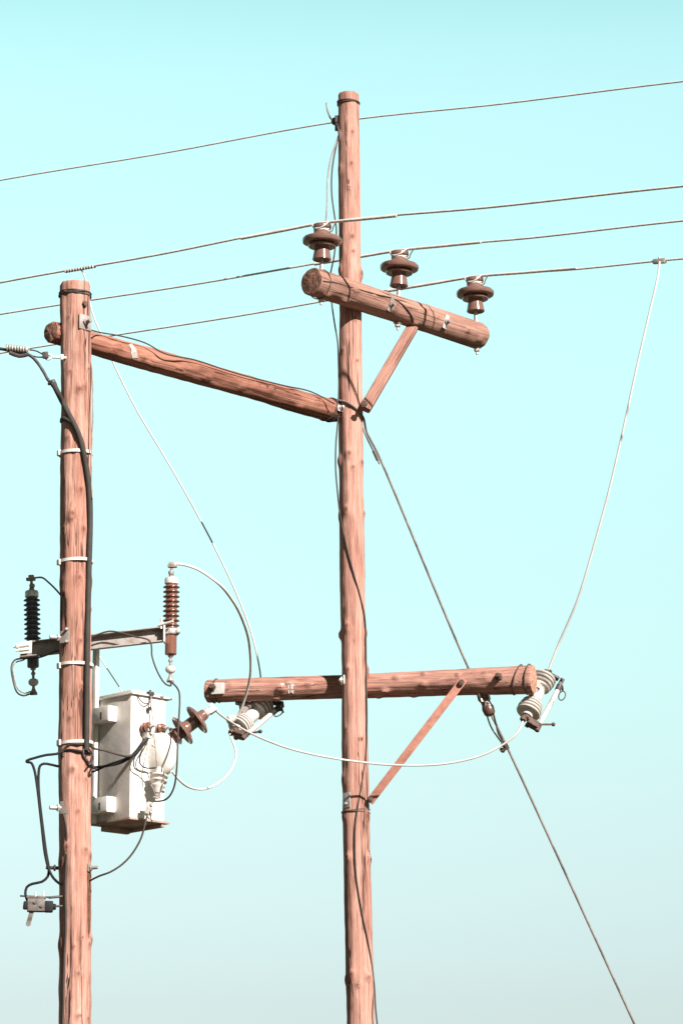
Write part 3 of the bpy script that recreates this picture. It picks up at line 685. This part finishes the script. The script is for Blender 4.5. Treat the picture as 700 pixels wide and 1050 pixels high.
for z_ in (.115, .845):
    bm = newbm(); box(bm, MT, .085, .20, .008, .001, 0, (-.045, .28, z_ - .055)); box(bm, MT, .008, .20, .115, .001, 0, (-.086, .28, z_ + .006)); box(bm, MT, .085, .008, .115, .001, 0, (-.044, .18, z_ + .006)); box(bm, MT, .085, .008, .115, .001, 0, (-.044, .38, z_ + .006))
    lg = build('lifting_lug', bm, PAINT, tr)
    bm = newbm(); box(bm, MT, .006, .022, .06, .001, 0, (-.0905, .27, z_ - .01)); build('slot', bm, DARK, lg)
bm = newbm() # domed turret
MD = MT @ T(Vector((.285, 0, .525))) @ Matrix.Rotation(math.pi / 2, 4, 'X')
pr_ = [(1.04, -.02), (1.0, .12), (.965, .3), (.9, .46), (.8, .62), (.65, .78), (.45, .91), (.22, .98), (0, 1)]
lathe(bm, [(r_, z_) for r_, z_ in pr_], MD @ Matrix.Diagonal((.112, .19, .19, 1)), 40)
build('turret', bm, PAINT, tr)
# high voltage bushing
hb0 = P(176, 757.5, 26.86); hd = Vector((.76, .10, .60)).normalized(); MB_ = frame(hb0, hd)
bm = newbm(); lathe(bm, [(0, -.06), (.05, -.06), (.052, .0), (.052, .03), (.055, .036), (.072, .032), (.080, .03), (.084, .036), (.076, .046), (.056, .058), (.053, .07), (.053, .115), (.062, .119), (.10, .106), (.120, .096), (.130, .100), (.129, .112), (.118, .122), (.09, .134), (.058, .142), (.053, .155),
                         (.053, .262), (.062, .266), (.10, .253), (.120, .243), (.130, .247), (.129, .259), (.118, .269), (.09, .281), (.055, .289), (.047, .30), (.044, .33), (.038, .34), (0, .34)], MB_, 36)
hv = build('high_voltage_bushing', bm, PORC, tr)
bm = newbm(); lathe(bm, [(0, .335), (.032, .335), (.034, .34), (.034, .37), (.028, .378), (.014, .38), (.013, .43), (0, .43)], MB_, 16); box(bm, MB_, .06, .035, .03, .005, 0, (0, 0, .415)); box(bm, MB_, .03, .05, .06, .006, 0, (.02, 0, .40)); hexnut(bm, MB_ @ Vector((0, 0, .38)), hd, .024, .02); build('terminal', bm, BRIGHT, hv)
bm = newbm(); lathe(bm, [(0, -.16), (.062, -.16), (.064, -.02), (.06, -.015), (0, -.015)], MB_, 20); build('bushing_flange', bm, PAINT, tr)
outd = -ey
def facept(px, py, out=0.): # a point on the sunlit face seen at a pixel
    d = (P(px, py, 27) - CAM).normalized(); n_ = outd; t_ = (TO + outd * out - CAM).dot(n_) / d.dot(n_); return CAM + d * t_
for (x_, y_, l_) in ((146.5, 747, .09), (161, 748.5, .10)):
    p = facept(x_, y_); Mb = frame(p, outd + Vector((.0, 0, .05))); bm = newbm()
    lathe(bm, [(0, -.01), (.034, -.01), (.036, .01), (.03, .02), (.043, .026), (.043, .036), (.03, .044), (.03, .054), (.04, .060), (.04, .070), (.026, .078), (.02, l_), (0, l_)], Mb, 22); lv = build('low_voltage_bushing', bm, PORC_R, tr)
    bm = newbm(); cyl(bm, p + outd * (l_ - .01), p + outd * (l_ + .06), .008); hexnut(bm, p + outd * (l_ + .002), outd, .016, .02); build('stud', bm, GALV, lv)
p = facept(151.5, 752, .04); bm = newbm(); box(bm, frame(p, outd, (0, 0, 1)), .09, .055, .07, .008); box(bm, frame(p, outd, (0, 0, 1)), .04, .07, .03, .005, 0, (.03, 0, .035)); hexnut(bm, p + outd * .035, outd, .018, .02); tb_ = build('terminal_block', bm, WHITEP, tr)
p = facept(154, 711.5, .015); bm = newbm(); box(bm, frame(p, outd, (0, 0, 1)), .03, .05, .04, .004); cyl(bm, p + Vector((0, 0, .03)), p + Vector((0, 0, -.05)), .008); build('lid_clamp', bm, DARK, tr)
p = facept(152.5, 727, .02); bm = newbm(); cyl(bm, p - outd * .03, p + outd * .02, .012); hexnut(bm, p, outd, .018, .02); build('earth_bolt', bm, DARK, tr)
# lower pale bushing, pointing down
lb = facept(163, 794, .10); Mb = frame(lb, (-.06, -.25, -1)); bm = newbm(); pr_ = [(0, -.05), (.03, -.05), (.032, 0)]
for k, rr in enumerate((.074, .070, .058)):
    z = .02 + k * .042; pr_ += [(.036, z - .006), (rr * .97, z - .006), (rr, z), (rr * .96, z + .007), (.044, z + .018), (.036, z + .03)]
pr_ += [(.03, .15), (.022, .165), (0, .165)]
lathe(bm, pr_, Mb, 28); lw = build('lower_bushing', bm, WHITEP, tr)
bm = newbm(); cyl(bm, Mb @ Vector((0, 0, .15)), Mb @ Vector((0, 0, .215)), .01); hexnut(bm, Mb @ Vector((0, 0, .17)), (0, 0, -1), .022, .02); box(bm, Mb, .06, .02, .012, .003, 0, (0, 0, .20)); build('terminal', bm, GALV_D, lw)
p = facept(152.8, 829.5, .10); bm = newbm(); Mx = frame(p, outd, (0.1, 0, 1)); box(bm, Mx, .105, .05, .035, .006); hexnut(bm, Mx @ Vector((.03, 0, .017)), outd, .014, .014); hexnut(bm, Mx @ Vector((-.03, 0, .017)), outd, .014, .014); box(bm, Mx, .09, .03, .006, .002, 0, (0, .035, .01))
gc = build('clamp_block', bm, GALV, tr)

# ================================================================== wires around the poles
def on_pts(key, L_, lift=.008): return [on(key, x_, y_, lift)[0] for x_, y_ in L_]
def PP(L_): return [P(*q) for q in L_]
# guy wire
gp = [on('tall', 343.5, 411.5, .014)[0], on('tall', 350, 413, .012)[0], on('tall', 357, 416.5, .012)[0], on('tall', 364, 421.5, .012)[0], on('tall', 370.5, 429.5, .014)[0], P(376, 443, 29.02), P(388, 467, 29.1), P(480, 685, 29.5), P(519, 765, 29.62)]
gb = P(650, 1050, 30.3); gp += [gb]; dd = gb - P(519, 765, 29.62); gp += [gb + dd * (gb.z / -dd.z) * .5, gb + dd * (gb.z / -dd.z)]
guy = wire('guy_wire', gp, .0100, GUY, 'thick guy wire running from the tall pole down to the lower right', 'guy wire', twist=.08)
bm = newbm(); tube(bm, [on('tall', 371, 440, .006)[0], P(376, 449, 29.0), P(384, 465, 29.06), P(389, 476, 29.09)], .007, 8); tube(bm, [P(383, 462, 29.06), P(387.5, 472, 29.09)], .017, 10, twist=0); build('guy_grip', bm, GUY, guy)
bm = newbm(); p = P(518, 765, 29.60); box(bm, frame(p, dd, (1, 0, 0)), .05, .055, .07, .01); hexnut(bm, p, (-.5, -1, .2), .024, .05); hexnut(bm, p + Vector((-.02, -.02, -.05)), (-.5, -1, .2), .02, .045); build('guy_clamp', bm, RUST, guy)
# strain insulator under the arm
p = P(498, 721, 28.80); Ms = frame(p, (-.32, .15, .93), (1, 0, 0)); st = thing('strain_insulator', 'small dark brown strain insulator hanging below the lower crossarm by looped wires', 'insulator', Ms)
bm = newbm(); prof = [(0, -.115), (.036, -.115), (.048, -.1), (.054, -.05), (.042, -.015), (.042, .015), (.056, .045), (.052, .09), (.038, .115), (0, .115)]; lathe(bm, prof, Ms, 20); box(bm, Ms, .05, .10, .17, .012); build('porcelain', bm, DARKPORC, st)
bm = newbm()
tube(bm, [Ms @ (Vector(v) * 1.25) for v in ((-.028, -.05, .0), (-.03, -.045, .07), (-.012, -.0, .10), (.012, 0, .10), (.03, -.045, .07), (.028, -.05, 0))], .008, 8, .01)
build('shackle', bm, BRIGHT, st)
bm = newbm(); tube(bm, [Ms @ Vector((-.03, -.03, -.05)), P(503, 745, 29.1), P(510, 756, 29.35), P(517, 765, 29.57)], .0075, 10, .012, twist=.06); tube(bm, [Ms @ Vector((.03, -.03, -.05)), P(508, 741, 29.1), P(511, 753, 29.33), P(518, 764, 29.57)], .0075, 10, .012, twist=.06); tube(bm, [Ms @ Vector((-.03, -.03, -.05)), Ms @ Vector((0, -.06, -.01)), Ms @ Vector((.03, -.03, -.05))], .0075, 8, .01); build('loop_wire', bm, GALV, st)
bm = newbm(); cyl(bm, Ms @ Vector((0, 0, .07)), at('lower', 492)[0] + Vector((0, .02, -.07)), .012); build('eye_bolt', bm, RUST, st)

# jumpers
ftop_r = Mr @ Vector((0.01, 0, .28)); fbot_r = Mr @ Vector((-.01, 0, -.31)); ftop_l = Ml @ Vector((.01, 0, .26)); fbot_l = Ml @ Vector((-.015, 0, -.31))
wire('jumper_wire', [tc4, P(674, 285, 28.55), P(667, 315, 28.5), P(653, 375, 28.5), P(640, 435, 28.55), P(625, 500, 28.6), P(611, 552, 28.65), P(592, 615, 28.75), P(572, 662, 28.9), ftop_r], .0095, ALU_L, 'pale jumper wire curving down from the lowest overhead wire to the right fuse cutout')
wire('jumper_wire', [tap, tap + Vector((.05, -.02, -.12)), P(94, 318, 29.9), P(106, 348, 29.8), P(118, 376, 29.8), P(140, 420, 29.8), P(165, 462, 29.8), P(190, 505, 29.8), P(222, 565, 29.85), P(243, 610, 29.9), P(258, 650, 29.95), P(265, 680, 29.98), P(267.5, 700, 30.02), P(266, 722, 30.0), ftop_l], .0075, ALU_L, 'pale jumper wire running from above the left pole top down behind the lower crossarm')
b1_ = PP([(177, 578, 26.92), (188, 579, 26.93), (203, 584, 26.95), (221, 596, 27), (237, 614, 27.4), (249, 637, 28), (256, 665, 28.7), (256.5, 693, 29.0), (251, 716, 29.18)]) + [P(244, 733, 29.28), P(236.5, 737, 29.3)]
wire('jumper_wire', b1_, .0115, ALU, 'grey jumper wire arching from the sunlit surge arrester to the left fuse cutout')
bt = MB_ @ Vector((0, 0, .415))
wire('jumper_wire', [bt, P(226, 733, 27.0), P(236, 740, 27.15), P(250, 748.5, 27.4), P(275, 760, 27.8), P(305, 770, 28.2), P(350, 779, 28.55), P(400, 784.5, 28.6), P(450, 784, 28.6), P(490, 776, 28.6), P(515, 764, 28.6), P(530, 752, 28.6), fbot_r], .009, ALU_L, 'long sagging jumper wire from the brown bushing to the right fuse cutout')
bm = newbm(); p = P(236, 737, 27.02)
wire('jumper_wire', [fbot_l, P(242, 772, 29.2), P(238.5, 786, 29.0), P(229, 799, 28.6), P(213, 808.5, 28.0), P(197, 808.5, 27.4), P(184, 800.5, 26.9), P(176, 791, 26.75)], .0095, ALU, 'grey jumper wire drooping from the left fuse cutout to the transformer turret')
p = P(236.5, 737.5, 29.28); bm = newbm(); lathe(bm, [(0, -.03), (.03, -.025), (.04, 0), (.03, .025), (0, .03)], frame(p, (1, -.3, .4)), 16); box(bm, frame(p, (1, -.3, .4)), .05, .05, .08, .01); tag(build('wire_clamp', bm, WHITEP, None, T(p)), 'small pale clamp at the left fuse cutout', 'clamp')

# tall pole down leads
wire('earth_wire', [P(348, 136, 28.92), P(344.5, 146, 28.9), P(338.5, 165, 28.9), P(335.8, 185, 28.9), P(335.2, 210, 28.8), itop[0] + Vector((.03, 0, .0))], .007, GALV_D, 'thin pale wire linking the pole top clamp to the second overhead wire')
e_ = [P(347.5, 138, 28.9), P(344, 152, 28.9), P(340.3, 175, 28.88), P(340, 198, 28.88), P(343, 222, 28.88), P(344.8, 236, 28.88), P(342.5, 262, 28.9), P(338.5, 284, 29.0), P(340, 310, 29.05), P(343, 332, 28.98), P(346.2, 352, 28.93)] + on_pts('tall', [(347.8, 372), (348.2, 395), (348, 405)]) + \
    [P(346.4, 430, 28.95), P(344.3, 455, 28.93), P(344, 480, 28.93), P(345.5, 500, 28.92)] + on_pts('tall', [(349.5, 530), (355, 560), (362, 590), (368, 612), (373, 634), (374, 655), (374.5, 700), (375.2, 735)]) + on_pts('tall', [(374.5, 770), (371, 800), (367, 826), (364.5, 845), (364, 880), (366, 908), (371, 940), (376, 965), (379.5, 985), (382.5, 1010)]) + [P(385, 1035, 28.9), P(387, 1055, 28.9), P(390, 1100, 28.9), P(391, 1400, 28.9), Vector((P(391, 1400, 28.9).x + .05, 28.9, -.1))]
wire('earth_wire', e_, .0068, COPPER, 'thin dark wire winding down the whole front of the tall pole')
wire('bond_wire', on_pts('upper', [(321, 285), (335, 287), (355, 293), (380, 300), (398, 305), (408, 314), (415, 326), (414, 331)], .006), .0052, COPPER, 'thin dark wire lying along the upper crossarm')
wire('bond_wire', [on('short', 92, 339, .01)[0], P(104, 341, 26.85), P(122, 344, 26.95), P(150, 352, 27.2), P(168, 362, 27.3), P(200, 369, 27.6), P(240, 382, 27.95), P(290, 395, 28.4), P(320, 402, 28.7), P(343, 414, 28.78)], .006, COPPER, 'thin dark wire running just above the sloping tie beam')
wire('bond_wire', on_pts('short', [(92.5, 372)], .01) + [P(95, 390, 26.55), P(95.5, 415, 26.5), P(94.6, 445, 26.5), P(93.8, 475, 26.5), P(94, 500, 26.5), P(95, 511, 26.5)], .0062, GALV_D, 'thin grey wire hanging free along the right side of the thick pole')

# black cable on the thick pole and the service cable that feeds it
cbl = [P(54, 392, 26.45), P(59, 402, 26.42)] + on_pts('short', [(66, 415), (73, 432), (80, 450), (84, 466), (87.5, 487), (89.8, 510), (90.3, 540), (89.5, 575), (88.8, 610), (88, 650), (87.5, 700), (87.3, 735), (87, 772)], .020)
cb = wire('power_cable', cbl, .0225, CABLE, 'thick dark cable strapped down the right side of the thick left pole', 'cable', n=14)
bm = newbm(); tube(bm, [P(63.6, 432, 26.6)] + on_pts('short', [(67, 432.5), (74, 437.5), (79, 446), (83.5, 460), (86, 476)], .018), .020, 12); build('cable_branch', bm, CABLE, cb)
bm = newbm(); tube(bm, [P(50, 393.5, 26.45), P(54, 393, 26.42)], .014, 8); cyl(bm, P(53, 390, 26.45), P(56, 396, 26.45), .026); build('cable_end', bm, DARK, cb)
sv = wire('service_cable', [P(-330, 352, 27.6), P(-120, 350.5, 26.9), P(0, 357.5, 26.5), P(14, 360.5, 26.48), P(30, 364, 26.46), P(37, 370, 26.46), P(44, 380, 26.46), P(49, 389, 26.45), P(53, 394, 26.45)], .0125, DARK, 'dark service cable entering from the left and bending down to the thick pole', 'cable', twist=.09)
coil_clamp('dead_end_clamp', P(6.5, 356, 26.47), P(29, 358.5, 26.45), sv, .016, 8, GALV)
bm = newbm(); tube(bm, [P(10, 361.5, 26.45), P(20, 365, 26.44), P(28, 363.5, 26.44)], .017, 8); build('clamp_body', bm, DARK, sv)
bm = newbm()
tube(bm, [P(26, 358, 26.48), P(38, 360, 26.48), P(47, 365.3, 26.48)], .006, 6); tube(bm, [P(28, 363, 26.48), P(38, 366, 26.48), P(47, 366, 26.48)], .006, 6); box(bm, frame(P(46.5, 364, 26.47), (1, 0, .1)), .055, .03, .05, .008); build('hook_link', bm, DARK, sv)
bm = newbm(); tube(bm, [P(45, 366, 26.48), P(49, 368.5, 26.48), P(53, 366.5, 26.48), P(51, 363.5, 26.48), P(47, 363.5, 26.48)], .009, 8, .01); cyl(bm, P(53, 366, 26.48), P(68, 366.8, 26.5), .011); hexnut(bm, P(62, 366.6, 26.5), (1, 0, 0), .028, .025); build('eye_bolt', bm, WHITE, short)

# low voltage wires
TB = facept(152, 757, .06)
G = 'black low voltage wires between the transformer and the thick pole'
wire('low_voltage_wire', [TB, facept(144, 767, .08), facept(135, 776, .08), P(122, 783, 26.7), P(110, 785.5, 26.72), P(97, 787, 26.80), P(85, 787.5, 26.86), P(70, 787, 26.86), P(60, 786, 26.75), P(52, 784.3, 26.5), P(45, 783.3, 26.45), P(41, 785.5, 26.45), P(39.6, 793, 26.45), P(39.8, 812, 26.45), P(44, 850, 26.45), P(47.5, 876, 26.45), P(50, 891, 26.45), P(49, 899, 26.45), P(43, 904.5, 26.45), P(33, 906.7, 26.45), P(27.5, 910, 26.45), P(26, 917, 26.45), P(28, 924, 26.45)], .0105, BLACK, 'black wire passing behind the thick pole and down to the small grey box', 'wire', G)
wire('low_voltage_wire', [facept(150, 757, .06), facept(142, 769, .07), facept(133, 775.5, .08), P(121, 774, 26.5), P(108, 770, 26.45), P(97, 768, 26.42)] + on_pts('short', [(89, 766.3), (80, 765.6), (73, 765.8), (68, 769), (65.5, 775), (66, 779)], .012), .0085, COPPER, 'thin dark wire looping over the front of the thick pole just below the lowest strap', 'wire', G)
wire('low_voltage_wire', on_pts('short', [(92, 774.5), (84, 773.5), (74, 772.5), (66, 773)], .012) + [P(58, 773.3, 26.45), P(48, 774.3, 26.45), P(36, 777.3, 26.45), P(27, 780.5, 26.45), P(27.5, 781.6, 26.45), P(32, 782.4, 26.44), P(35, 789, 26.44), P(38, 806, 26.43), P(42.5, 845, 26.43), P(46.5, 878, 26.43), P(50.5, 893, 26.43), P(55, 901, 26.43), P(60.5, 906, 26.5), P(66, 907, 26.8)], .0105, BLACK, 'black wire making a sharp bend left of the thick pole and dropping beside it', 'wire', G)
wire('low_voltage_wire', [facept(148, 758, .05), facept(141, 768, .06), facept(134, 775, .07), P(125, 779.5, 26.62), P(112, 784, 26.66), P(97, 791, 26.85), P(90, 793, 26.9)], .0085, BLACK, 'lowest thin black wire crossing the grey side of the transformer', 'wire', G)
wire('low_voltage_wire', on_pts('short', [(88, 768), (84.5, 773), (85, 779), (88.5, 783), (91, 786), (93, 786.5)], .014) + [P(96, 788, 26.47), P(99, 788.5, 26.6)], .0085, DARK, 'short dark wire curl under the end of the strapped cable', 'wire', G)
wire('low_voltage_wire', on_pts('short', [(86.5, 768), (90, 770.5), (93, 776)], .014) + [P(94, 781, 26.47), P(91, 784.5, 26.45)], .007, DARK, 'small dark wire ring at the right edge of the thick pole', 'wire', G)
wire('control_wire', [facept(151, 757, .05), facept(149, 765, .06), facept(143.5, 776, .06), facept(143.5, 783, .05), facept(147.5, 787, .04), facept(153, 788, .04), facept(160, 787.5, .1)], .006, COPPER, 'inner thin wire loop on the white face of the transformer')
wire('control_wire', [facept(148, 758, .04), facept(141.5, 770, .05), facept(137, 781, .05), facept(138, 788, .04), facept(145, 792, .04), facept(156, 793, .1)], .0055, COPPER, 'outer thin wire loop on the white face of the transformer')
wire('control_wire', [facept(141, 713, .01), facept(144.5, 719, .02), facept(149.5, 722, .03), facept(154.5, 719.5, .02)], .005, COPPER, 'short thin wire looping just under the transformer lid')
wire('control_wire', [facept(155, 714, .03), facept(154.5, 722, .03), facept(156.5, 735, .04), facept(158, 755, .1), facept(160, 775, .2), facept(161, 787, .2)], .0052, GALV_D, 'thin straight wire hanging from the transformer lid past the right small bushing')
wire('earth_wire', [P(151, 835, 26.5), P(148.5, 846, 26.45), P(144.5, 860, 26.45), P(136, 875, 26.45), P(126, 886, 26.45), P(113, 894.5, 26.45), P(102, 898.5, 26.48), P(92, 903.5, 26.55)], .0075, COPPER, 'dark wire curving from the clamp block below the transformer back to the thick pole')
eb = WM[ar.name] @ Vector((0, 0, -.405))
wire('earth_wire', [eb, P(179.5, 703, 26.9), P(183.2, 708.5, 26.88), P(184.2, 718, 26.83), P(183, 742, 26.74), P(182, 765, 26.6), P(181, 790, 26.55), P(178.5, 807, 26.6), P(173.5, 817, 26.65), P(167, 821.3, 26.7), P(158, 822, 26.72)], .0072, COPPER, 'dark wire dropping from the sunlit arrester past the brown transformer bushing')
wire('earth_wire', [P(90, 655, 26.80), P(102, 650, 26.80), P(112, 647.3, 26.80), P(122, 648.5, 26.80), P(140, 653.5, 26.80), P(151, 655.5, 26.80), P(155, 660, 26.80), P(155.5, 671, 26.80), P(158.5, 682, 26.80), P(164, 694, 26.80), P(169.5, 701.5, 26.80), P(174.5, 703.5, 26.80), eb], .0068, COPPER, 'dark wire lying along the steel channel and hanging to the sunlit arrester')
ab = WM[al.name]
wire('earth_wire', [ab @ Vector((0, 0, .55)), P(41, 592, 27.05), P(50, 597.5, 26.9), P(62, 610, 26.75), P(68, 618, 26.72)], .0078, GALV_D, 'short grey wire from the top of the shaded arrester to the thick pole')
wire('earth_wire', [ab @ Vector((0, 0, -.40)), P(31, 711.5, 27.0), P(24, 713.5, 26.9), P(17, 709.5, 26.8), P(13, 696, 26.8), P(11.6, 684, 26.8), P(14.5, 677.5, 26.85), P(22, 675.5, 26.95), P(36, 675, 26.95), P(50, 671, 26.75), P(60, 667, 26.7)], .0072, DARK, 'dark wire looping under the shaded arrester, outer of the pair')
wire('earth_wire', [ab @ Vector((.01, 0, -.40)), P(32, 709, 27.0), P(25.5, 711, 26.92), P(18.5, 707, 26.85), P(14.5, 695, 26.85), P(13.3, 685, 26.85), P(16, 679.5, 26.9), P(24, 677, 27.0), P(28, 674, 27.05)], .0055, GALV_D, 'thin grey wire looping under the shaded arrester, inner of the pair')
wire('support_wire', [P(98.5, 668, 27.2), P(110, 686, 27.2), P(123, 706, 27.2), P(126, 712, 27.2)], .005, ALU_L, 'thin pale wire slanting from the steel channel to the transformer lid')
wire('earth_wire', on_pts('short', [(65.5, 836), (67, 843), (68.8, 855), (69, 868), (68.5, 885), (67.5, 905), (67.5, 920), (68, 940), (68, 955), (67, 975), (66, 1000), (65.5, 1030), (65, 1056)], .006) + [P(65, 1200, 26.42), Vector((P(65, 1200, 26.42).x, 26.42, -.1))], .0095, COPPER, 'dark wire running down the left front of the thick pole below the transformer')

# small grey box left of the pole
Mj = frame(P(39.5, 929, 26.45), (0, 0, 1), (1, .12, .02)); jb = thing('connector_box', 'small grey connector box on rods left of the thick pole, below the transformer', 'connector', Mj)
bm = newbm(); box(bm, Mj, .135, .10, .105, .008, 0, (-.02, 0, .005)); box(bm, Mj, .15, .11, .014, .003, 0, (-.02, 0, .06)); hexnut(bm, Mj @ Vector((-.03, -.05, .02)), (0, -1, 0), .014, .012); hexnut(bm, Mj @ Vector((.02, -.05, -.01)), (0, -1, 0), .012, .012); build('housing', bm, RUSTY_GREY, jb)
bm = newbm(); box(bm, Mj, .07, .09, .085, .012, 0, (.078, 0, -.008)); cyl(bm, Mj @ Vector((.11, 0, -.008)), Mj @ Vector((.135, 0, -.008)), .024); build('end_seal', bm, BLACK, jb)
bm = newbm(); box(bm, Mj, .035, .08, .06, .01, 0, (-.10, 0, 0)); cyl(bm, Mj @ Vector((-.12, 0, -.012)), Mj @ Vector((-.10, 0, -.012)), .018); build('end_seal', bm, BLACK, jb)
bm = newbm(); M2 = Mj @ T(Vector((-.065, -.02, -.10))) @ Matrix.Rotation(.25, 4, 'Y'); box(bm, M2, .036, .010, .10, .004); lathe(bm, [(.006, -.007), (.02, -.007), (.02, .007), (.006, .007), (.006, -.007)], M2 @ T(Vector((0, 0, -.045))) @ Matrix.Rotation(math.pi / 2, 4, 'X'), 14); build('lug', bm, RUSTY_GREY, jb)
bm = newbm(); cyl(bm, P(20.5, 919, 26.45), P(52, 920.5, 26.45), .007); cyl(bm, P(50, 920.8, 26.45), P(64, 919.5, 26.5), .010); cyl(bm, P(50, 929.5, 26.45), P(64, 929.5, 26.5), .009); build('rod', bm, DARK, jb)
bm = newbm()
for x_, h_ in ((36.5, 7), (45, 8)):
    bm = newbm(); cyl(bm, P(x_, 922, 26.44), P(x_, 922 - h_, 26.44), .008, r2=.0055); build('pin', bm, BRIGHT, jb)
